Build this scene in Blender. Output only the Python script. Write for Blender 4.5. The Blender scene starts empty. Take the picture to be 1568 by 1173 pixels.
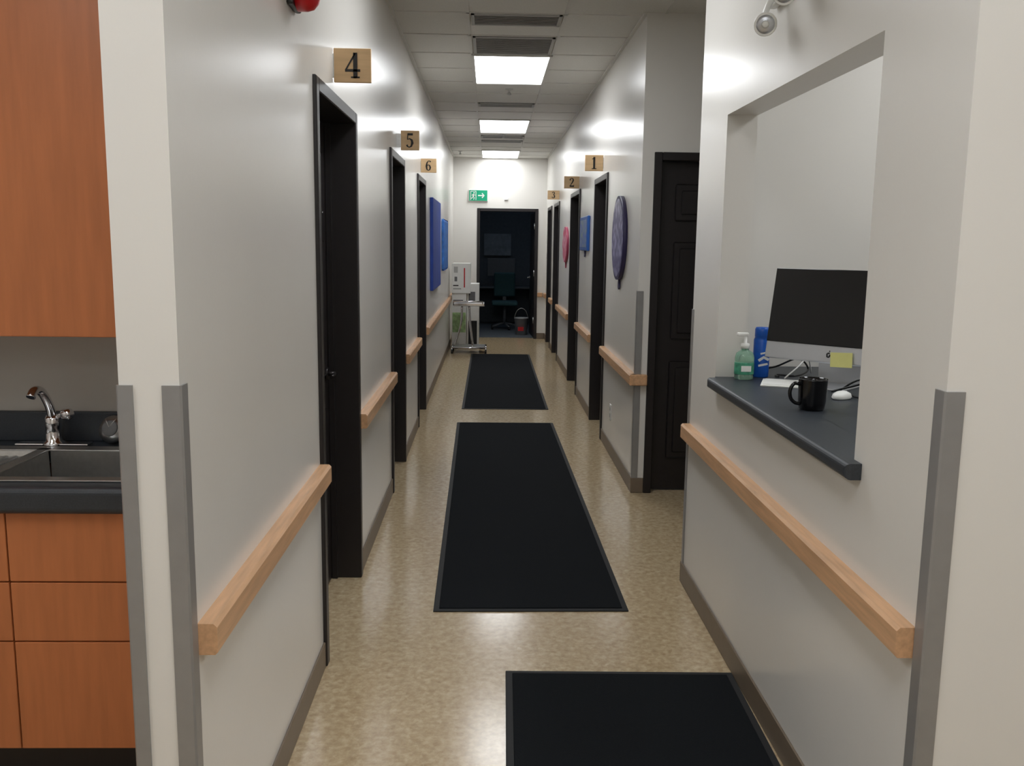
import bpy, bmesh, math, random
from mathutils import Matrix, Vector
random.seed(4)
scn=bpy.context.scene
scn.view_settings.view_transform='Standard'
scn.view_settings.exposure=0.0
XL,XR,T,C,YE=-.616,.936,2.166,2.983,15.31
H=1.6
# ------------------------------------------------------------------ camera
cd=bpy.data.cameras.new('camera'); cam=bpy.data.objects.new('camera',cd)
scn.collection.objects.link(cam); scn.camera=cam
cd.sensor_width=36; cd.lens=1389.08/1568*36; cd.clip_start=.05
cam.matrix_world=Matrix.Translation((0,0,H))@(Matrix.Rotation(-.02581,4,'Z')@Matrix.Rotation(math.pi/2-.15306,4,'X')@Matrix.Rotation(.01306,4,'Z'))

# ------------------------------------------------------------------ materials
def lin(c):
    return tuple(((x/255)/12.92 if x/255<=.04045 else ((x/255+.055)/1.055)**2.4) for x in c)
def base(name):
    m=bpy.data.materials.new(name); m.use_nodes=True
    return m,m.node_tree,m.node_tree.nodes['Principled BSDF']
def M(name,rgb,rough=.5,metal=0,var=.06,scale=20,bump=0,bscale=200,spec=.5,stretch=None,coat=0):
    """procedural: noise modulated base colour, optional bump"""
    m,nt,b=base(name); N=nt.nodes; L=nt.links
    c=lin(rgb)
    tc=N.new('ShaderNodeTexCoord'); mp=N.new('ShaderNodeMapping'); L.new(tc.outputs['Object'],mp.inputs[0])
    if stretch: mp.inputs['Scale'].default_value=stretch
    n=N.new('ShaderNodeTexNoise'); n.inputs['Scale'].default_value=scale; n.inputs['Detail'].default_value=4
    L.new(mp.outputs[0],n.inputs['Vector'])
    r=N.new('ShaderNodeValToRGB'); r.color_ramp.elements[0].position=.3; r.color_ramp.elements[1].position=.7
    r.color_ramp.elements[0].color=(*[x*(1-var) for x in c],1); r.color_ramp.elements[1].color=(*[min(1,x*(1+var)) for x in c],1)
    L.new(n.outputs['Fac'],r.inputs[0]); L.new(r.outputs[0],b.inputs['Base Color'])
    b.inputs['Roughness'].default_value=rough; b.inputs['Metallic'].default_value=metal
    b.inputs['Specular IOR Level'].default_value=spec; b.inputs['Coat Weight'].default_value=coat
    if bump:
        n2=N.new('ShaderNodeTexNoise'); n2.inputs['Scale'].default_value=bscale; n2.inputs['Detail'].default_value=2
        L.new(tc.outputs['Object'],n2.inputs['Vector'])
        bp=N.new('ShaderNodeBump'); bp.inputs['Strength'].default_value=bump; bp.inputs['Distance'].default_value=.002
        L.new(n2.outputs['Fac'],bp.inputs['Height']); L.new(bp.outputs[0],b.inputs['Normal'])
    return m
def EM(name,rgb,s):
    m,nt,b=base(name); b.inputs['Base Color'].default_value=(.9,.9,.9,1)
    b.inputs['Emission Color'].default_value=(*lin(rgb),1); b.inputs['Emission Strength'].default_value=s
    return m
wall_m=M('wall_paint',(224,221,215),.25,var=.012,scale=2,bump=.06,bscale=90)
kwall_m=M('kitchenette_wall_shaded',(190,187,180),.4,var=.012,scale=2,bump=.06,bscale=90)  # wall paint toned down, kitchenette shade is put into the colour
ceil_m=M('ceiling_tile',(220,218,212),.9,var=.05,scale=160,bump=.3,bscale=260)
grid_m=M('ceiling_grid_metal',(214,212,206),.5,var=.02)
base_m=M('vinyl_baseboard',(118,104,88),.45,var=.05)
dark_m=M('espresso_paint',(32,28,29),.38,var=.1,scale=30)
bronze_m=M('dark_bronze_hardware',(48,44,44),.35,metal=.6,var=.05)
guard_m=M('corner_guard_metal',(150,149,148),.36,metal=.35,var=.04)
rail_m=M('maple_rail',(208,164,124),.42,var=.14,scale=9,stretch=(8,.6,8),coat=.1)
cab_m=M('cherry_cabinet',(188,114,68),.42,var=.1,scale=5,stretch=(7,7,.7),coat=.1)
ctr_m=M('slate_laminate',(47,52,58),.42,var=.2,scale=250)
steel_m=M('brushed_steel',(190,190,188),.36,metal=1,var=.06,scale=60)
chrome_m=M('chrome',(225,225,228),.08,metal=1,var=.01)
white_m=M('white_plastic',(232,232,228),.4,var=.02)
black_m=M('black_plastic',(16,16,18),.35,var=.1)
rubber_m=M('black_rubber',(15,16,18),.7,var=.15)
screen_m=M('screen_glass',(7,7,11),.12,var=.05)
alu_m=M('aluminium',(196,198,202),.35,metal=.7,var=.02)
tan_m=M('sign_wood',(214,180,136),.5,var=.08,scale=6,stretch=(1,1,8))
ink_m=M('black_ink',(24,18,16),.5,var=.05)
green_m=M('exit_green',(0,150,110),.4,var=.04)
red_m=M('fire_red',(190,20,28),.3,var=.05)
grille_m=M('vent_grey',(175,175,172),.5,var=.04)
ventd_m=M('vent_dark',(112,112,112),.7,var=.1)
darkroom_m=M('unlit_room_shade_tone',(78,84,90),.8,var=.1)  # dark tone carries the room's shade; pale surfaces would catch corridor spill
light_m=EM('fluorescent_lens',(246,249,252),10.8)
dim_m=EM('back_room_fill_emitter',(200,225,255),1.6)  # weak glow for the added back room fill
yellow_m=M('sticky_yellow',(236,232,150),.7,var=.03)
paper_m=M('paper',(230,230,225),.7,var=.03)
cup_m=M('black_glaze',(10,10,12),.12,var=.05)
blue_m=M('can_blue',(28,92,190),.3,var=.1,scale=40)
bluec_m=M('canvas_blue',(36,66,150),.7,var=.12,scale=10)
blue2_m=M('canvas_azure',(50,112,190),.6,var=.35,scale=14)
gelg_m=M('gel_green',(195,235,212),.12,var=.05); gelg_m.node_tree.nodes['Principled BSDF'].inputs['Transmission Weight'].default_value=.7
label_m=M('label_green',(70,150,120),.4,var=.3,scale=60)
leafy_m=M('printed_green',(165,195,140),.5,var=.35,scale=22)
# floor: mottled sheet vinyl
def floor_mat():
    m,nt,b=base('mottled_vinyl_floor'); N=nt.nodes; L=nt.links
    tc=N.new('ShaderNodeTexCoord')
    v=N.new('ShaderNodeTexVoronoi'); v.inputs['Scale'].default_value=60; L.new(tc.outputs['Object'],v.inputs['Vector'])
    n=N.new('ShaderNodeTexNoise'); n.inputs['Scale'].default_value=34; n.inputs['Detail'].default_value=6; n.inputs['Roughness'].default_value=.65
    L.new(tc.outputs['Object'],n.inputs['Vector'])
    r1=N.new('ShaderNodeValToRGB'); e=r1.color_ramp.elements
    e[0].position=.34; e[0].color=(*lin((154,130,100)),1); e[1].position=.66; e[1].color=(*lin((208,190,158)),1)
    k=e.new(.5); k.color=(*lin((185,163,129)),1)
    L.new(n.outputs['Fac'],r1.inputs[0])
    r2=N.new('ShaderNodeValToRGB'); f=r2.color_ramp.elements; f[0].position=.0; f[0].color=(*lin((168,145,112)),1); f[1].position=1; f[1].color=(*lin((206,188,156)),1)
    L.new(v.outputs['Color'],r2.inputs[0])
    mx=N.new('ShaderNodeMixRGB'); mx.inputs[0].default_value=.45; L.new(r1.outputs[0],mx.inputs[1]); L.new(r2.outputs[0],mx.inputs[2])
    L.new(mx.outputs[0],b.inputs['Base Color'])
    b.inputs['Roughness'].default_value=.18; b.inputs['Specular IOR Level'].default_value=.6
    n2=N.new('ShaderNodeTexNoise'); n2.inputs['Scale'].default_value=5; L.new(tc.outputs['Object'],n2.inputs['Vector'])
    bp=N.new('ShaderNodeBump'); bp.inputs['Strength'].default_value=.12; bp.inputs['Distance'].default_value=.004
    L.new(n2.outputs['Fac'],bp.inputs['Height']); L.new(bp.outputs[0],b.inputs['Normal'])
    return m
floor_m=floor_mat()
def mat_mat():
    m,nt,b=base('mat_carpet'); N=nt.nodes; L=nt.links
    tc=N.new('ShaderNodeTexCoord'); n=N.new('ShaderNodeTexNoise'); n.inputs['Scale'].default_value=420; L.new(tc.outputs['Object'],n.inputs['Vector'])
    r=N.new('ShaderNodeValToRGB'); r.color_ramp.elements[0].color=(*lin((10,12,14)),1); r.color_ramp.elements[1].color=(*lin((26,30,34)),1)
    L.new(n.outputs['Fac'],r.inputs[0]); L.new(r.outputs[0],b.inputs['Base Color']); b.inputs['Roughness'].default_value=.95; b.inputs['Specular IOR Level'].default_value=.15
    bp=N.new('ShaderNodeBump'); bp.inputs['Strength'].default_value=.6; bp.inputs['Distance'].default_value=.003
    L.new(n.outputs['Fac'],bp.inputs['Height']); L.new(bp.outputs[0],b.inputs['Normal'])
    return m
matc_m=mat_mat()
def foil(name,c1,c2,sc):
    m,nt,b=base(name); N=nt.nodes; L=nt.links
    tc=N.new('ShaderNodeTexCoord'); v=N.new('ShaderNodeTexVoronoi'); v.inputs['Scale'].default_value=sc; L.new(tc.outputs['Object'],v.inputs['Vector'])
    r=N.new('ShaderNodeValToRGB'); r.color_ramp.elements[0].color=(*lin(c1),1); r.color_ramp.elements[1].color=(*lin(c2),1); r.color_ramp.elements[0].position=.25; r.color_ramp.elements[1].position=.6
    L.new(v.outputs['Distance'],r.inputs[0]); L.new(r.outputs[0],b.inputs['Base Color']); b.inputs['Roughness'].default_value=.3
    return m
purple_m=foil('purple_print',(160,156,190),(70,60,116),18)
pink_m=foil('pink_print',(225,190,205),(190,50,90),12)
bprint_m=foil('blue_print',(130,150,130),(24,84,170),16)

# ------------------------------------------------------------------ builder
class B:
    def __init__(s): s.bm=bmesh.new(); s.ms=[]; s.X=Matrix.Identity(4)
    def mi(s,m):
        if m not in s.ms: s.ms.append(m)
        return s.ms.index(m)
    def _tag(s,vs,m,smooth):
        fs=set()
        for v in vs:
            for f in v.link_faces: fs.add(f)
        i=s.mi(m)
        for f in fs: f.material_index=i; f.smooth=smooth
        for v in vs: v.co=s.X@v.co
    def box(s,lo,hi,m,bev=0,seg=2,edges=None):
        r=bmesh.ops.create_cube(s.bm,size=1); vs=r['verts']
        lo=Vector(lo);hi=Vector(hi)
        for v in vs: v.co=Vector([(lo[i]+hi[i])/2+v.co[i]*(hi[i]-lo[i]) for i in range(3)])
        if bev:
            es={e for v in vs for e in v.link_edges}
            if edges: es={e for e in es if edges(e)}
            f0={f for v in vs for f in v.link_faces}
            r=bmesh.ops.bevel(s.bm,geom=list(es),offset=bev,segments=seg,affect='EDGES',profile=.5)
            vs=list({v for v in vs if v.is_valid}|set(r['verts'])|{v for f in f0 if f.is_valid for v in f.verts})
        s._tag(vs,m,False)
    def ring(s,c,ax,r,n,u=None,sx=1,sy=1):
        ax=Vector(ax).normalized()
        if u is None:
            u=ax.orthogonal().normalized()
        w=ax.cross(u)
        return [s.bm.verts.new(Vector(c)+u*(r*sx*math.cos(2*math.pi*k/n))+w*(r*sy*math.sin(2*math.pi*k/n))) for k in range(n)]
    def skin(s,rings,m,cap=True,smooth=True):
        i=s.mi(m); n=len(rings[0])
        for a,b in zip(rings,rings[1:]):
            for k in range(n):
                f=s.bm.faces.new((a[k],a[(k+1)%n],b[(k+1)%n],b[k])); f.smooth=smooth; f.material_index=i
        if cap:
            for rr,rev in ((rings[0],True),(rings[-1],False)):
                f=s.bm.faces.new(rr[::-1] if rev else rr); f.material_index=i
        for rr in rings:
            for v in rr: v.co=s.X@v.co
    def cyl(s,p0,p1,r0,m,r1=None,n=24):
        if r1 is None: r1=r0
        ax=Vector(p1)-Vector(p0); u=ax.orthogonal().normalized()
        s.skin([s.ring(p0,ax,r0,n,u),s.ring(p1,ax,r1,n,u)],m)
    def lathe(s,prof,o,m,axis=(0,0,1),n=32,sx=1,sy=1,cap=True,u=None):
        ax=Vector(axis).normalized(); u=Vector(u) if u else (Vector((1,0,0)) if abs(ax.x)<.9 else Vector((0,1,0)))
        u=(u-ax*u.dot(ax)).normalized()
        s.skin([s.ring(Vector(o)+ax*z,ax,max(r,1e-4),n,u,sx,sy) for r,z in prof],m,cap)
    def tube(s,pts,r,m,n=10,sub=1):
        P=[Vector(p) for p in pts]
        if sub>1:
            Q=[]
            for i in range(len(P)-1):
                p0=P[max(i-1,0)];p1=P[i];p2=P[i+1];p3=P[min(i+2,len(P)-1)]
                for k in range(sub):
                    t=k/sub; Q.append(.5*((2*p1)+(-p0+p2)*t+(2*p0-5*p1+4*p2-p3)*t*t+(-p0+3*p1-3*p2+p3)*t**3))
            Q.append(P[-1]); P=Q
        u=None; rings=[]
        for i,p in enumerate(P):
            t=(P[min(i+1,len(P)-1)]-P[max(i-1,0)]).normalized()
            if u is None: u=t.orthogonal().normalized()
            else: u=(u-t*u.dot(t)).normalized()
            rr=r[i] if isinstance(r,list) else r
            rings.append(s.ring(p,t,rr,n,u))
        s.skin(rings,m)
    def prism(s,poly,ext,m,smooth=False):
        a=[s.bm.verts.new(Vector(p)) for p in poly]; b=[s.bm.verts.new(Vector(p)+Vector(ext)) for p in poly]
        i=s.mi(m); n=len(a); fs=[s.bm.faces.new(a[::-1]),s.bm.faces.new(b)]
        for k in range(n):
            f=s.bm.faces.new((a[k],a[(k+1)%n],b[(k+1)%n],b[k])); f.smooth=smooth; fs.append(f)
        for f in fs: f.material_index=i
        for v in a+b: v.co=s.X@v.co
    def strokes(s,lines,o,u,v,n,sc,m,th=.002):
        o=Vector(o);u=Vector(u);v=Vector(v);n=Vector(n)
        for pts,ws in lines:
            if not isinstance(ws,(list,tuple)): ws=[ws]*len(pts)
            P=[Vector(p) for p in pts]; Lf=[];Rt=[]
            for i,p in enumerate(P):
                t=(P[min(i+1,len(P)-1)]-P[max(i-1,0)]).normalized(); q=Vector((-t.y,t.x))
                Lf.append(p+q*ws[i]/2); Rt.append(p-q*ws[i]/2)
            f=lambda w:o+u*(w.x*sc)+v*(w.y*sc)
            for i in range(len(P)-1):
                s.prism([f(Lf[i]),f(Rt[i]),f(Rt[i+1]),f(Lf[i+1])],n*th,m)
    def done(s,name,recalc=True,parent=None):
        if recalc: bmesh.ops.recalc_face_normals(s.bm,faces=s.bm.faces)
        me=bpy.data.meshes.new(name); s.bm.to_mesh(me); s.bm.free()
        for m in s.ms: me.materials.append(m)
        o=bpy.data.objects.new(name,me); scn.collection.objects.link(o)
        if parent: o.parent=parent
        return o
# ------------------------------------------------------------------ shell
RXL,RXR,RY0=-2.7,3.9,-2.6
b=B(); b.box((RXL-.1,RY0-.1,-.05),(RXR+.1,18.6,0),floor_m); b.done('floor')
b=B(); b.box((RXL-.1,RY0-.1,C),(RXR+.1,15.43,C+.05),ceil_m); b.done('ceiling')
WT=.12
def wall_y(name,x0,x1,y0,y1,ops,zt=T,mat=wall_m):
    b=B(); y=y0
    for a,c in ops:
        b.box((x0,y,0),(x1,a,C),mat); b.box((x0,a,zt),(x1,c,C),mat); y=c
    b.box((x0,y,0),(x1,y1,C),mat); return b.done(name)
LD=[(3.257,4.235),(5.668,6.565),(7.769,8.682)]
RD=[(7.331,8.229),(9.57,10.643),(12.40,13.38),(13.93,14.85)]
wall_y('wall_left',XL-WT,XL,1.80,YE,LD)
wall_y('wall_right_far',XR,XR+WT,5.845,YE,RD)
b=B(); b.box((XR,5.725,0),(1.01,5.845,C),wall_m); b.box((1.99,5.725,0),(RXR,5.845,C),wall_m); b.box((1.01,5.725,T),(1.99,5.845,C),wall_m); b.done('wall_passage')
WY0,WY1,WZ0,WZ1=2.242,3.69,1.024,2.113
b=B(); b.box((XR,1.809,0),(XR+WT,WY0,C),wall_m); b.box((XR,WY1,0),(XR+WT,4.155,C),wall_m)
b.box((XR,WY0,0),(XR+WT,WY1,WZ0),wall_m); b.box((XR,WY0,WZ1),(XR+WT,WY1,C),wall_m); b.done('wall_right_near')
b=B(); b.box((XR+WT,1.809,0),(RXR,1.929,C),wall_m); b.done('wall_reception_front')
b=B(); b.box((XR+WT,4.035,0),(RXR,4.155,C),wall_m); b.done('wall_reception_back')
b=B(); b.box((RXR,RY0,0),(RXR+.1,5.845,C),wall_m); b.done('wall_room_right')
b=B(); b.box((RXL-.1,RY0,0),(RXL,3.22,C),wall_m); b.done('wall_room_left')
b=B(); b.box((RXL,RY0-.1,0),(RXR,RY0,C),wall_m); b.done('wall_room_rear')
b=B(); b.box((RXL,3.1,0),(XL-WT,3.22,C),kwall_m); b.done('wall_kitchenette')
b=B(); b.box((XL-WT,YE,0),(-.22,YE+.12,C),wall_m); b.box((.797,YE,0),(XR+WT,YE+.12,C),wall_m); b.box((-.22,YE,T),(.797,YE+.12,C),wall_m); b.done('wall_end')
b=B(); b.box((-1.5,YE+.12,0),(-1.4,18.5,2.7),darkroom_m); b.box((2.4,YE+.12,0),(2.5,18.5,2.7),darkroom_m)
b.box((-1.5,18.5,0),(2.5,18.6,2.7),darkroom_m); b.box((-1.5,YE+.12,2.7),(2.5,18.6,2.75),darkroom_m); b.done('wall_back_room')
b=B(); b.box((-1.4,YE+.13,.001),(2.4,18.5,.006),darkroom_m); b.done('floor_back_room')  # dark sheet over the vinyl, shade of the unlit room as colour
b=B(); b.box((-.6,16.9,2.66),(1.6,17.2,2.699),dim_m,.01,2); b.box((-.65,16.86,2.68),(1.65,17.24,2.70),grid_m); b.done('back_room_fill_panel')  # added fill panel to lift the dark back room, not a known fixture
# baseboards
BH=.1; BT=.008
def bb(name,boxes):
    b=B()
    for lo,hi in boxes: b.box(lo,hi,base_m,.003,1)
    b.done(name)
segL=[(1.80,LD[0][0]),(LD[0][1],LD[1][0]),(LD[1][1],LD[2][0]),(LD[2][1],YE)]
segRf=[(5.725,RD[0][0]),(RD[0][1],RD[1][0]),(RD[1][1],RD[2][0]),(RD[2][1],RD[3][0]),(RD[3][1],YE)]
bb('baseboard_left',[((XL,a,0),(XL+BT,c,BH)) for a,c in segL]+[((XL-WT,1.80-BT,0),(XL+BT,1.80,BH))])
bb('baseboard_right',[((XR-BT,a,0),(XR,c,BH)) for a,c in segRf]+[((XR-BT,1.809,0),(XR,4.155,BH)),((XR-BT,5.725-BT,0),(1.01,5.725,BH)),((XR-BT,4.155,0),(3.8,4.163,BH)),((XR,1.809-BT,0),(3.8,1.809,BH))])
bb('baseboard_end',[((XL+BT,YE-BT,0),(-.22,YE,BH)),((.797,YE-BT,0),(XR-BT,YE,BH))])
# ceiling grid
b=B(); gx=[-.15+.6*k for k in range(-4,7)]
for x in gx: b.box((x-.010,RY0,C-.005),(x+.010,YE,C),grid_m)
y=7.0-.6*16
while y<YE:
    if y>RY0: b.box((RXL,y-.010,C-.005),(RXR,y+.010,C),grid_m)
    y+=.6
b.done('trim_ceiling_grid')
b=B()
b.box((XL,1.9,C-.012),(XL+.02,YE,C),grid_m); b.box((XR-.02,1.9,C-.012),(XR,4.155,C),grid_m); b.box((XR-.02,5.72,C-.012),(XR,YE,C),grid_m); b.box((XL,YE-.02,C-.012),(XR,YE,C),grid_m); b.done('trim_ceiling_angle')
def panel(x0,x1,y0,y1):
    b=B(); z=C-.010
    b.box((x0,y0,z),(x1,y1,C-.002),light_m)
    for lo,hi in (((x0-.02,y0-.02,z-.006),(x0,y1+.02,C)),((x1,y0-.02,z-.006),(x1+.02,y1+.02,C)),((x0,y0-.02,z-.006),(x1,y0,C)),((x0,y1,z-.006),(x1,y1+.02,C))): b.box(lo,hi,grid_m)
    b.done('ceiling_light_panel')
for y0 in (0.10,3.48,7.03,10.6,14.05): panel(-.13,.43,y0,y0+(1.17 if y0<14 else 1.15))
panel(-1.93,-1.37,0.4,1.57); panel(1.9,2.46,-.2,.97); panel(2.0,2.56,2.45,3.6); panel(-.13,.43,-2.3,-1.13)
def grille(y0,y1,n,x0=-.13,x1=.43):
    b=B(); z=C-.012
    b.box((x0,y0,C-.004),(x1,y1,C),ventd_m)
    for lo,hi in (((x0,y0,z),(x0+.02,y1,C)),((x1-.02,y0,z),(x1,y1,C)),((x0,y0,z),(x1,y0+.02,C)),((x0,y1-.02,z),(x1,y1,C))): b.box(lo,hi,grille_m)
    for k in range(n):
        y=y0+.02+(y1-y0-.04)*(k+.5)/n
        b.prism([(x0+.02,y-.008,z+.002),(x0+.02,y-.004,z),(x0+.02,y+.008,C-.003),(x0+.02,y+.004,C-.002)],(x1-x0-.04,0,0),grille_m)
    b.done('ceiling_air_vent')
grille(6.42,6.98,16); grille(5.80,6.08,8); grille(9.38,9.60,6); grille(12.15,12.42,6); grille(12.72,12.92,5)
def sprinkler(x,y):
    b=B(); b.lathe([(.035,0),(.033,-.006),(.012,-.01),(.009,-.03),(.014,-.034),(.02,-.05),(.02,-.053),(.001,-.055)],(x,y,C),steel_m,n=20); b.done('ceiling_sprinkler')
sprinkler(.16,8.55); sprinkler(.16,12.05); sprinkler(-.47,14.3)
# ------------------------------------------------------------------ doors
def lever(b,p,n,t,m=None):
    m=m or bronze_m
    p=Vector(p);n=Vector(n);t=Vector(t)
    b.cyl(p,p+n*.012,.028,m); b.cyl(p,p+n*.045,.010,m); b.tube([p+n*.04,p+n*.045+t*.03,p+n*.045+t*.11],.008,m,n=10)
def side_door(i,y0,y1,side):
    x=XL if side<0 else XR; s=1 if side<0 else -1
    b=B(); F=.05
    xa,xb=sorted((x+s*.014,x-s*.175))
    bv=dict(bev=.004,seg=1)
    b.box((xa,y0,0),(xb,y0+F,T),dark_m,**bv); b.box((xa,y1-F,0),(xb,y1,T),dark_m,**bv); b.box((xa,y0+F,T-F),(xb,y1-F,T),dark_m,**bv)
    sa,sb=sorted((x-s*.10,x-s*.125))
    b.box((sa,y0+F,0),(sb,y0+F+.014,T-F),dark_m); b.box((sa,y1-F-.014,0),(sb,y1-F,T-F),dark_m)
    la,lb=sorted((x-s*.127,x-s*.17))
    b.box((la,y0+F+.002,.008),(lb,y1-F-.002,T-F-.002),dark_m)
    fx=x-s*.127
    W=y1-y0-2*F
    for c in (0,1):
        ya=y0+F+.11+c*(W/2-.03); yb=ya+W/2-.19
        for za,zb in ((.2,.85),(1.0,1.6),(1.72,1.98)):
            pa,pb=sorted((fx,fx+s*.008)); b.box((pa,ya,za),(pb,yb,zb),dark_m,.007,1)
    lever(b,(fx,y1-F-.07,1.0),(s,0,0),(0,-1,0))
    b.done('door_%d'%i)
k=1
for a,c in LD: side_door(k,a,c,-1); k+=1
for a,c in RD: side_door(k,a,c,1); k+=1
b=B(); x0,x1,F=1.01,1.99,.05
b.box((x0,5.711,0),(x0+F,5.86,T),dark_m,.004,1); b.box((x1-F,5.711,0),(x1,5.86,T),dark_m,.004,1); b.box((x0+F,5.711,T-F),(x1-F,5.86,T),dark_m,.004,1)
b.box((x0+F+.002,5.79,.008),(x1-F-.002,5.835,T-F-.002),dark_m)
for c in (0,1):
    xa=x0+F+.1+c*.385; xb=xa+.29
    for za,zb in ((.22,.86),(1.0,1.62),(1.75,1.98)):
        b.box((xa,5.781,za),(xb,5.79,zb),dark_m,.008,1); b.box((xa+.04,5.774,za+.04),(xb-.04,5.782,zb-.04),dark_m,.006,1)
lever(b,(x1-F-.07,5.79,1.0),(0,-1,0),(-1,0,0)); b.done('door_8')
b=B(); x0,x1=-.22,.797
b.box((x0,YE-.014,0),(x0+F,YE+.15,T),dark_m,.004,1); b.box((x1-F,YE-.014,0),(x1,YE+.15,T),dark_m,.004,1); b.box((x0+F,YE-.014,T-F),(x1-F,YE+.15,T),dark_m,.004,1)
b.X=Matrix.Translation((x1-F-.002,YE+.13,0))@Matrix.Rotation(math.radians(-88),4,'Z')@Matrix.Translation((-(x1-F-.002),-(YE+.13),0))
b.box((x0+F,YE+.13,.008),(x1-F-.002,YE+.172,T-F-.002),dark_m,.003,1)
lever(b,(x0+F+.08,YE+.172,1.0),(0,1,0),(1,0,0),steel_m); lever(b,(x0+F+.08,YE+.13,1.0),(0,-1,0),(1,0,0),steel_m)
b.X=Matrix.Identity(4)
for z in (.3,1.1,1.88): b.cyl((x1-F-.004,YE+.125,z-.05),(x1-F-.004,YE+.125,z+.05),.008,steel_m)
b.done('door_9')
# ------------------------------------------------------------------ corner guards
def guard(name,x,y,sx,sy,z0=.0,z1=1.311,leg=.038):
    b=B(); t=.005
    P=[(x-sx*t,y-sy*t*.2),(x-sx*t,y+sy*leg),(x,y+sy*leg),(x,y),(x+sx*leg,y),(x+sx*leg,y-sy*t),(x-sx*t*.2,y-sy*t)]
    b.prism([(p[0],p[1],z0) for p in P],(0,0,z1-z0),guard_m); b.done(name)
guard('corner_guard',XL,1.80,-1,1,z0=.1,leg=.034); guard('corner_guard',XL-WT,1.80,1,1,z0=.1,leg=.028)
guard('corner_guard',XR,1.809,1,1,z0=.1); guard('corner_guard',XR,4.155,1,-1,leg=.03,z0=.1); guard('corner_guard',XR,5.725,1,1,z0=.1,leg=.035)
# ------------------------------------------------------------------ handrails
def rails(name,segs,side,z0,z1):
    x=XL if side<0 else XR; s=1 if side<0 else -1; D=.042
    b=B()
    for a,c in segs:
        P=[(x,z0),(x+s*(D-.006),z0),(x+s*D,z0+.006),(x+s*D,z1-.008),(x+s*(D-.008),z1),(x,z1)]
        b.prism([(p[0],a,p[1]) for p in P],(0,c-a,0),rail_m)
    return b
b=rails('',[(1.845,LD[0][0]-.003),(LD[0][1]+.003,LD[1][0]-.003),(LD[1][1]+.003,LD[2][0]-.003),(LD[2][1]+.003,15.26)],-1,.72,.79); b.done('handrail')
b=rails('',[(1.852,4.12)],1,.712,.782); b.done('handrail')
b=rails('',[(5.69,RD[0][0]-.003),(RD[0][1]+.003,RD[1][0]-.003),(RD[1][1]+.003,RD[2][0]-.003),(RD[2][1]+.003,RD[3][0]-.003),(RD[3][1]+.003,15.26)],1,.712,.782)
b.box((XR-.03,5.683,.712),(1.008,5.724,.782),rail_m,.005,1); b.done('handrail')
b=B(); b.box((.80,YE-.042,.712),(XR-.05,YE,.782),rail_m,.006,1); b.done('handrail')
# ------------------------------------------------------------------ mats
def floor_mat_obj(c,w,l,ang):
    b=B(); b.X=Matrix.Translation((c[0],c[1],0))@Matrix.Rotation(ang,4,'Z')
    b.box((-w/2,-l/2,0.0005),(w/2,l/2,.006),rubber_m,.002,1); b.box((-w/2+.025,-l/2+.025,.003),(w/2-.025,l/2-.025,.010),matc_m,.002,1)
    return b.done('floor_mat')
floor_mat_obj((.172,5.89),.86,4.22,math.atan2(.047,4.22))
floor_mat_obj((.16,10.87),.845,4.39,0)
floor_mat_obj((.487,2.31),.855,1.80,-.015)
# ------------------------------------------------------------------ door number signs
DG={1:[([(.3,0),(.3,1)],.17),([(.33,.97),(.22,.87),(.1,.83)],[.1,.07,.05]),([(.1,.03),(.5,.03)],.06)],
2:[([(.1,.72),(.13,.87),(.28,.96),(.43,.88),(.46,.72),(.36,.5),(.17,.22),(.08,.1)],[.16,.1,.07,.13,.17,.13,.07,.08]),([(.06,.08),(.52,.08)],.15),([(.53,.0),(.54,.24)],.05)],
3:[([(.1,.78),(.18,.92),(.3,.96),(.42,.84),(.4,.66),(.24,.55)],[.14,.09,.07,.15,.13,.06]),([(.24,.55),(.42,.45),(.46,.27),(.38,.09),(.24,.03),(.12,.1),(.08,.22)],[.06,.14,.18,.13,.07,.1,.14])],
4:[([(.42,.98),(.04,.34)],.06),([(.0,.3),(.62,.3)],.1),([(.42,1),(.42,0)],.17),([(.24,.03),(.6,.03)],.06)],
5:[([(.14,.92),(.5,.92)],.15),([(.15,.97),(.12,.55)],.06),([(.12,.56),(.27,.62),(.42,.52),(.46,.32),(.38,.1),(.24,.03),(.12,.09),(.08,.2)],[.04,.08,.15,.18,.12,.07,.1,.14])],
6:[([(.5,.84),(.42,.94),(.28,.95),(.14,.75),(.09,.45),(.14,.14),(.28,.03),(.42,.12),(.47,.32),(.4,.52),(.27,.58),(.12,.45)],[.14,.08,.07,.13,.17,.13,.07,.12,.16,.12,.07,.05])]}
def sign(n,x0,x1,y,z0,z1,wallx):
    b=B(); b.box((x0,y,z0),(x1,y+.012,z1),tan_m,.002,1)
    h=(z1-z0)*.74; b.strokes(DG[n],((x0+x1)/2-.3*h,y-.0005,z0+(z1-z0)*.13),(1,0,0),(0,0,1),(0,-1,0),h,ink_m,.002)
    if abs(wallx-x0)<abs(wallx-x1):
        b.box((wallx,y+.001,z0+.02),(x0+.01,y+.02,z1-.02),steel_m)
    else: b.box((x1-.01,y+.001,z0+.02),(wallx,y+.02,z1-.02),steel_m)
    b.done('door_number_sign')
sign(4,XL+.003,XL+.148,3.68,2.209,2.337,XL); sign(5,XL+.028,XL+.148,6.1,2.19,2.315,XL); sign(6,XL+.003,XL+.14,8.15,2.2,2.32,XL)
sign(1,XR-.155,XR-.003,7.7,2.2,2.33,XR); sign(2,XR-.165,XR-.003,9.72,2.175,2.3,XR); sign(3,XR-.165,XR-.003,12.5,2.19,2.31,XR)
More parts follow.
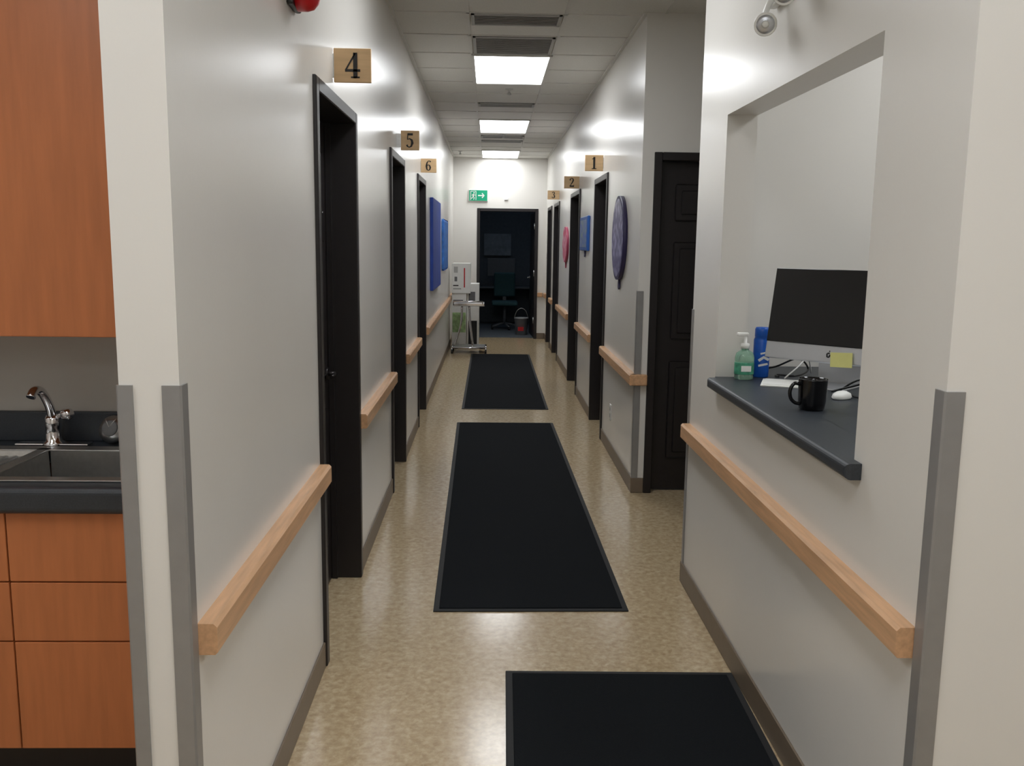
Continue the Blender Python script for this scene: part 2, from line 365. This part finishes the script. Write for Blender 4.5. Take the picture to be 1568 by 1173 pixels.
# ------------------------------------------------------------------ exit sign
b=B(); y=YE-.04; ex0,ex1,ez0,ez1=-.36,-.045,2.275,2.462
b.box((ex0,y,ez0),(ex1,YE,ez1),white_m,.004,1); b.box((ex0+.008,y-.003,ez0+.008),(ex1-.008,y,ez1-.008),green_m)
o=(ex0+.03,y-.003,ez0+.02)
b.strokes([([(.02,.0),(.02,1.0)],.06),([(.02,.97),(.62,.97)],.06),([(.62,.0),(.62,1.0)],.06),
 ([(.36,.66),(.3,.4)],.14),([(.3,.42),(.42,.26),(.36,.04)],.08),([(.3,.4),(.2,.22),(.08,.18)],.08),([(.36,.64),(.5,.52),(.58,.56)],.055),([(.36,.66),(.22,.62),(.16,.48)],.055),([(.4,.72),(.4,.86)],.12),
 ([(.85,.5),(1.5,.5)],.12),([(1.3,.75),(1.55,.5),(1.3,.25)],.12)],o,(1,0,0),(0,0,1),(0,-1,0),.145,white_m,.002)
b.done('exit_sign')
b=B(); b.box((.23,YE-.03,2.30),(.29,YE,2.335),white_m,.006,2); b.done('motion_sensor')
# ------------------------------------------------------------------ wall art
b=B(); b.box((XL,9.42,1.10),(XL+.034,10.85,2.05),bluec_m,.006,2); b.done('blue_canvas')
b=B(); b.box((XL,11.62,1.24),(XL+.034,12.75,1.89),blue2_m,.03,3); b.done('blue_canvas')
def oval(name,yc,zc,ry,rz,m,edge,d=.030):
    b=B(); n=48
    P=[(XR,yc+ry*math.cos(2*math.pi*i/n),zc+rz*math.sin(2*math.pi*i/n)) for i in range(n)]
    b.prism(P,(-d,0,0),edge,True)
    P=[(XR-d,yc+.93*ry*math.cos(2*math.pi*i/n),zc+.93*rz*math.sin(2*math.pi*i/n)) for i in range(n)]
    b.prism(P,(-.002,0,0),m)
    b.prism([(XR-.002,yc+.012,zc-rz+.01),(XR-.002,yc-.012,zc-rz+.01),(XR-.002,yc-.03,zc-rz-.055),(XR-.002,yc,zc-rz-.07),(XR-.002,yc+.03,zc-rz-.055)],(-.012,0,0),edge)
    b.done(name)
dkp=M('purple_edge',(52,46,84),.5)
oval('purple_balloon_art',6.53,1.645,.29,.295,purple_m,dkp)
oval('pink_balloon_art',11.2,1.59,.33,.215,pink_m,M('pink_edge',(170,60,90),.5),.026)
b=B(); b.box((XR-.028,8.6,1.535),(XR,9.32,1.865),M('blue_edge',(30,84,160),.5),.012,3); b.box((XR-.030,8.66,1.57),(XR-.028,9.26,1.83),bprint_m)
b.prism([(XR-.002,8.97,1.54),(XR-.002,8.95,1.54),(XR-.002,8.93,1.49),(XR-.002,8.96,1.475),(XR-.002,8.99,1.49)],(-.012,0,0),dkp); b.done('blue_balloon_art')
b=B(); b.box((XR-.006,6.78,.27),(XR,6.86,.39),white_m,.002,1)
for z in (.305,.355): b.box((XR-.008,6.805,z-.014),(XR-.006,6.835,z+.014),grille_m)
b.done('wall_outlet')
# ------------------------------------------------------------------ fire alarm + emergency light
b=B(); b.box((XL,2.87,2.30),(XL+.02,3.0,2.46),black_m,.006,2)
b.lathe([(.06,0),(.06,.03),(.055,.048),(.04,.062),(.02,.07),(.001,.072)],(XL+.02,2.935,2.353),red_m,axis=(1,0,0)); b.done('fire_alarm_horn')
b=B(); b.box((XR-.03,2.84,2.37),(XR,3.12,2.47),white_m,.01,3)
for yy,zz in ((2.98,2.292),(2.80,2.34)):
    b.tube([(XR-.02,yy+.06,2.40),(XR-.05,yy+.05,2.37),(XR-.075,yy+.035,zz+.01)],.01,white_m,sub=4)
    d=Vector((-.25,-.93,-.22)).normalized(); c=Vector((XR-.075,yy,zz))
    b.lathe([(.018,-.05),(.028,-.04),(.033,-.01),(.036,.015),(.034,.02)],c,white_m,axis=d); b.lathe([(.028,.0),(.028,.022),(.02,.026),(.001,.028)],c,alu_m,axis=d); b.lathe([(.012,.026),(.008,.032),(.001,.034)],c,white_m,axis=d)
b.done('emergency_light')
# ------------------------------------------------------------------ reception counter and objects
ZC=1.065
b=B()
b.box((XR-.042,2.19,ZC-.042),(XR-.001,3.665,ZC),ctr_m,.014,4,edges=lambda e:all(v.co.x<XR-.04 for v in e.verts) or False)
b.box((XR-.0012,WY0+.001,ZC-.040),(XR+WT+.004,WY1-.001,ZC),ctr_m)
b.box((XR+WT+.002,1.935,ZC-.040),(1.85,4.03,ZC),ctr_m)
b.done('reception_counter')
b=B()
for y0 in (2.0,2.95,3.9): b.box((1.06,y0,.0),(1.80,y0+.03,ZC-.042),white_m)
b.box((1.06,2.03,.08),(1.08,3.9,ZC-.042),white_m); b.done('counter_cabinet')
b=B(); tdir=Vector((.72,-.694,0)); ang=math.atan2(tdir.y,tdir.x)
b.X=Matrix.Translation((1.298,3.42,1.16))@Matrix.Rotation(ang,4,'Z')@Matrix.Rotation(math.radians(-11),4,'X')
W2,Hh=.264,.362
b.box((-W2,0,0),(W2,.012,Hh),alu_m,.005,3); b.box((-W2+.001,-.003,.066),(W2-.001,.001,Hh-.001),screen_m,.002,2)
b.lathe([(.2,.0),(.19,.012),(.14,.022),(.001,.03)],(0,.012,Hh*.52),alu_m,axis=(0,1,0),sx=1.0,sy=.75)
b.strokes([([(.3,.62),(.16,.5),(.2,.15),(.38,.1),(.5,.2),(.58,.45)],.2),([(.3,.62),(.5,.6)],.2),([(.42,.8),(.5,.95)],.12)],(-.012,-.0005,.02),(1,0,0),(0,0,1),(0,-1,0),.03,black_m,.001)
b.X=Matrix.Translation((1.298,3.42,ZC))@Matrix.Rotation(ang,4,'Z')
b.box((-.09,-.06,0),(.09,.13,.006),alu_m,.002,2)
b.prism([(-.085,.13,.004),(-.085,.105,.3),(-.085,.098,.3),(-.085,.118,.006)],(.17,0,0),alu_m)
b.X=Matrix.Translation((1.298,3.42,1.16))@Matrix.Rotation(ang,4,'Z')
b.prism([(.013,-.004,-.012),(.098,-.006,-.008),(.095,-.002,.048),(.01,-.002,.043)],(0,-.002,0),yellow_m)
b.done('desktop_computer')
b=B(); c=(1.075,2.95,ZC)
b.lathe([(.036,0),(.041,.004),(.045,.03),(.047,.10),(.0475,.104),(.044,.104),(.043,.09),(.040,.012),(.001,.009)],c,cup_m,n=40)
d=Vector((-.97,-.1,0)).normalized(); cc=Vector(c)
b.tube([cc+d*.044+Vector((0,0,.085)),cc+d*.065+Vector((0,0,.088)),cc+d*.078+Vector((0,0,.066)),cc+d*.075+Vector((0,0,.04)),cc+d*.06+Vector((0,0,.024)),cc+d*.042+Vector((0,0,.02))],.006,cup_m,sub=5,n=12); b.done('coffee_mug')
b=B(); c=(1.035,3.625,ZC)
b.lathe([(.034,0),(.038,.004),(.039,.09),(.034,.108),(.016,.12),(.014,.128)],c,gelg_m,sx=1,sy=.72,n=32)
b.lathe([(.0395,.022),(.0398,.024),(.0398,.068),(.0395,.070)],c,label_m,sx=1,sy=.74,n=32)
b.lathe([(.017,.126),(.017,.146),(.007,.148),(.006,.178)],c,white_m,n=20)
b.box((c[0]-.035,c[1]-.009,c[2]+.176),(c[0]+.012,c[1]+.009,c[2]+.190),white_m,.004,2)
b.box((c[0]-.02,c[1]-.0315,c[2]+.035),(c[0]+.02,c[1]-.0290,c[2]+.058),white_m); b.done('hand_sanitizer_bottle')
b=B(); c=(1.125,3.70,ZC)
b.lathe([(.030,0),(.033,.004),(.033,.155),(.028,.166),(.030,.167),(.030,.198),(.026,.206),(.001,.207)],c,blue_m,n=32)
b.strokes([([(0,.3),(.3,.5),(.6,.35)],.16),([(.0,.0),(.55,.12)],.12),([(.1,.7),(.5,.8)],.1)],(c[0]-.02,c[1]-.0325,c[2]+.05),(1,0,0),(0,0,1),(0,-1,0),.07,white_m,.001); b.done('spray_can')
b=B(); b.X=Matrix.Translation((1.145,3.50,ZC))@Matrix.Rotation(-.35,4,'Z'); b.box((-.07,-.09,.0003),(.07,.09,.006),paper_m,.001,1); b.box((-.06,-.075,.006),(.07,.08,.009),white_m); b.done('paper_pad')
b=B(); b.X=Matrix.Translation((1.262,3.17,ZC))@Matrix.Rotation(-.8,4,'Z'); b.lathe([(.028,0),(.032,.006),(.028,.018),(.016,.026),(.001,.028)],(0,0,0),white_m,sx=.95,sy=1.6); b.done('computer_mouse')
b=B()
b.tube([(1.16,3.88,ZC+.006),(1.22,3.80,ZC+.03),(1.30,3.76,ZC+.07),(1.36,3.80,ZC+.02),(1.28,3.70,ZC+.006),(1.2,3.72,ZC+.006),(1.19,3.66,ZC+.006)],.004,black_m,sub=6,n=8)
b.tube([(1.27,3.29,ZC+.006),(1.33,3.26,ZC+.03),(1.38,3.20,ZC+.05),(1.44,3.13,ZC+.02),(1.40,3.06,ZC+.006),(1.35,3.10,ZC+.006),(1.32,3.16,ZC+.006),(1.30,3.24,ZC+.006)],.004,black_m,sub=6,n=8)
b.tube([(1.30,3.30,ZC+.006),(1.36,3.24,ZC+.06),(1.43,3.17,ZC+.04),(1.42,3.10,ZC+.006),(1.36,3.14,ZC+.006)],.0035,black_m,sub=6,n=8)
b.tube([(1.20,3.62,ZC+.005),(1.26,3.64,ZC+.05),(1.32,3.7,ZC+.08),(1.36,3.76,ZC+.01)],.003,white_m,sub=6,n=8)
b.done('computer_cables')
# ------------------------------------------------------------------ kitchenette
KX0,KX1=-2.69,XL-WT-.002
b=B()
b.box((KX0,2.53,.1),(KX1,3.09,.12),cab_m); b.box((KX0,2.58,0),(KX1,3.09,.1),dark_m); b.box((KX0,3.07,.12),(KX1,3.09,.83),cab_m)
for x in (KX0,-1.374,-1.99,KX1-.018): b.box((x,2.53,.12),(x+.018,3.07,.73 if -2<x<-1 else .83),cab_m)
b.box((KX0,2.53,.12),(KX1,2.545,.83),cab_m)
for (xa,xb) in ((-1.363,KX1-.002),(-1.99,-1.367),(-2.6,-1.994)):
    for za,zb in ((.625,.83),(.445,.621),(.11,.441)):
        b.box((xa,2.51,za),(xb,2.529,zb),cab_m,.0025,2)
b.done('base_cabinet')
b=B()
SX0,SX1,SY0,SY1=-1.95,-.93,2.555,2.945
nose=lambda e: all(v.co.y<2.49 for v in e.verts)
b.box((KX0,2.475,.832),(KX1,2.56,.91),ctr_m,.02,5,edges=nose)
b.box((KX0,2.555,.87),(SX0+.01,3.095,.91),ctr_m); b.box((SX1-.01,2.555,.87),(KX1,3.095,.91),ctr_m); b.box((SX0,2.94,.87),(SX1,3.095,.91),ctr_m)
b.box((KX0,3.072,.91),(KX1,3.098,1.012),ctr_m,.004,2); b.done('kitchen_counter')
b=B()
b.box((SX0,SY0-.015,.9105),(SX1,SY0+.025,.916),steel_m,.002,2); b.box((SX0,SY1-.025,.9105),(SX1,SY1+.03,.916),steel_m,.002,2)
b.box((SX1-.03,SY0,.9105),(SX1+.01,SY1,.916),steel_m,.002,2); b.box((SX0-.01,SY0,.9105),(SX0+.03,SY1,.916),steel_m,.002,2); b.box((-1.47,SY0,.9105),(-1.43,SY1,.916),steel_m,.002,2)
def basin(xa,xb,ya,yb,zb,m=steel_m):
    t=.003; k=.02
    b.box((xa,ya,zb),(xb,yb,zb+t),m)
    for P in ([(xa,ya,zb),(xb,ya,zb),(xb,ya-k*.3,.913),(xa,ya-k*.3,.913)],[(xa,yb,zb),(xb,yb,zb),(xb,yb+k*.3,.913),(xa,yb+k*.3,.913)]): b.prism(P,(0,.002,0),m)
    for P in ([(xa,ya,zb),(xa,yb,zb),(xa-.006,yb,.913),(xa-.006,ya,.913)],[(xb,ya,zb),(xb,yb,zb),(xb+.006,yb,.913),(xb+.006,ya,.913)]): b.prism(P,(.002,0,0),m)
basin(-1.425,-.965,SY0+.03,SY1-.03,.74); basin(-1.915,-1.475,SY0+.03,SY1-.03,.892)
b.cyl((-1.2,2.75,.742),(-1.2,2.75,.746),.045,chrome_m)
for k in range(14): b.box((-1.90+k*.031,SY0+.05,.894),(-1.888+k*.031,SY1-.05,.902),steel_m,.002,1)
b.done('kitchen_sink')
b=B(); f=Vector((-1.45,3.0,.916))
b.lathe([(.035,0),(.035,.008),(.026,.014),(.024,.06),(.026,.065),(.024,.09),(.018,.1)],f,chrome_m)
b.box((f.x-.12,f.y-.022,.9155),(f.x+.12,f.y+.022,.922),chrome_m,.003,2)
b.tube([f+Vector((0,0,.06)),f+Vector((0,-.01,.12)),f+Vector((-.005,-.035,.17)),f+Vector((-.010,-.06,.192)),f+Vector((-.014,-.085,.192)),f+Vector((-.016,-.10,.175))],.0145,chrome_m,sub=5,n=14)
b.tube([f+Vector((.01,0,.085)),f+Vector((.03,-.01,.1)),f+Vector((.045,-.015,.105))],.009,chrome_m,sub=4)
b.lathe([(.012,0),(.018,.006),(.018,.03),(.012,.036)],f+Vector((.04,-.016,.105)),chrome_m,axis=(1,-.2,.1)); b.done('sink_faucet')
b=B(); b.lathe([(.045,0),(.047,.004),(.038,.008),(.034,.02),(.001,.024)],(-1.265,3.03,.962),steel_m,axis=(-.1,-.9,.35)); b.lathe([(.028,.02),(.026,.026),(.001,.027)],(-1.265,3.03,.962),ventd_m,axis=(-.1,-.9,.35),n=16)
for k in range(6):
    a=k*math.pi/3; b.cyl(Vector((-1.265,3.03,.962))+Vector((-.004,-.022,.012)),Vector((-1.265,3.03,.962))+Vector((math.cos(a)*.036,-.016,math.sin(a)*.036+.008)),.002,steel_m,n=6)
b.done('sink_strainer')
b=B(); b.box((KX0,2.77,1.305),(KX1,3.095,2.6),cab_m)
for xa,xb in ((-1.6,KX1-.002),(-2.6,-1.604)): b.box((xa,2.75,1.303),(xb,2.769,2.6),cab_m,.003,2)
b.done('wall_cabinet')
# ------------------------------------------------------------------ cart and cartons
b=B(); cx0,cx1,cy0,cy1=-.54,-.05,13.12,13.5
for x in (cx0,cx1):
    for yy in (cy0,cy1):
        b.cyl((x-.012,yy,.033),(x+.012,yy,.033),.033,black_m,n=18); b.cyl((x,yy,.03),(x,yy,.085),.009,chrome_m)
for P in (((cx0,cy0),(cx1,cy0)),((cx0,cy1),(cx1,cy1)),((cx0,cy0),(cx0,cy1)),((cx1,cy0),(cx1,cy1))):
    b.cyl((*P[0],.085),(*P[1],.085),.013,chrome_m,n=12)
b.box((cx0+.01,cy0,.088),(cx1-.01,cy1,.1),steel_m,.004,1)
for yy in (cy0+.02,cy1-.02):
    b.tube([(cx0+.03,yy,.09),(cx0+.12,yy,.4),(cx0+.14,yy,.7)],.012,chrome_m,sub=4); b.tube([(cx0+.3,yy,.09),(cx0+.26,yy,.4),(cx0+.24,yy,.7)],.012,chrome_m,sub=4)
b.box((-.52,cy0-.02,.69),(-.07,cy1+.02,.7),steel_m,.003,1)
for lo,hi in (((-.52,cy0-.02,.7),(-.07,cy0-.012,.73)),((-.52,cy1+.012,.7),(-.07,cy1+.02,.73)),((-.52,cy0-.02,.7),(-.512,cy1+.02,.73)),((-.078,cy0-.02,.7),(-.07,cy1+.02,.73))): b.box(lo,hi,chrome_m)
b.cyl((-.52,cy0-.05,.76),(-.1,cy0-.05,.76),.01,chrome_m); b.cyl((-.52,cy0-.05,.76),(-.52,cy0,.71),.008,chrome_m); b.cyl((-.1,cy0-.05,.76),(-.1,cy0,.71),.008,chrome_m)
b.done('utility_cart')
def carton(lo,hi,marks):
    b=B(); b.box(lo,hi,white_m,.003,1)
    for (x0,z0,x1,z1,m) in marks: b.box((x0,lo[1]-.002,z0),(x1,lo[1]+.001,z1),m)
    b.done('cardboard_carton')
carton((-.57,13.75,.0),(-.35,14.2,.84),[(-.56,.25,-.36,.55,leafy_m),(-.55,.70,-.4,.74,ink_m)])
carton((-.57,13.72,.842),(-.29,14.1,1.29),[(-.39,.93,-.372,1.22,red_m),(-.54,1.15,-.48,1.24,grille_m),(-.55,.9,-.43,.92,grille_m),(-.55,.95,-.47,.965,ink_m),(-.53,1.02,-.49,1.09,ventd_m)])
carton((-.345,13.85,.0),(-.16,14.25,.98),[(-.32,.06,-.19,.42,black_m),(-.32,.72,-.22,.86,ventd_m)])
# ------------------------------------------------------------------ back room contents
b=B(); gb=M('dim_grey_plastic',(80,84,88),.5)
c=Vector((.28,17.0,0))
for k in range(5):
    a=k*2*math.pi/5; p=c+Vector((math.cos(a)*.28,math.sin(a)*.28,.063)); b.tube([c+Vector((0,0,.12)),p],.018,gb); b.cyl(p+Vector((-.02,0,-.028)),p+Vector((.02,0,-.028)),.028,black_m)
b.cyl(c+Vector((0,0,.1)),c+Vector((0,0,.45)),.03,gb); b.box(c+Vector((-.24,-.24,.45)),c+Vector((.24,.24,.53)),M('chair_teal',(38,74,80),.8),.03,3); b.box(c+Vector((-.2,.2,.6)),c+Vector((.2,.26,1.05)),M('chair_teal_back',(38,74,80),.8),.03,3); b.box(c+Vector((-.03,.22,.5)),c+Vector((.03,.26,.7)),gb); b.done('office_chair')
b=B(); b.box((-.9,17.75,.72),(1.9,18.45,.75),gb,.004,1)
for x in (-.85,.9,1.85): b.box((x-.03,17.8,0.006),(x+.03,18.4,.72),gb)
b.done('work_table')
b=B(); b.box((-.05,18.1,.95),(.5,18.13,1.3),gb,.006,2); b.box((.2,18.1,.78),(.25,18.13,.96),gb); b.box((.1,18.0,.751),(.35,18.2,.765),gb); b.done('computer_monitor')
b=B(); b.box((-.12,18.44,1.35),(.42,18.498,1.78),M('notice_board',(120,126,132),.7,var=.2,scale=9)); b.done('notice_board')
buck=M('bucket_plastic',(150,152,154),.5)
b=B(); b.lathe([(.1,0),(.12,.28),(.125,.28),(.125,.3),(.115,.3),(.1,.02),(.001,.02)],(.56,15.95,.007),buck); b.tube([(.44,15.95,.3),(.48,15.95,.42),(.56,15.95,.47),(.64,15.95,.42),(.68,15.95,.3)],.004,steel_m,sub=4); b.box((.50,15.83,.08),(.60,15.842,.15),red_m); b.done('plastic_bucket')
w=bpy.data.worlds.new('world'); scn.world=w; w.use_nodes=True; w.node_tree.nodes['Background'].inputs[0].default_value=(.5,.55,.6,1); w.node_tree.nodes['Background'].inputs[1].default_value=.05
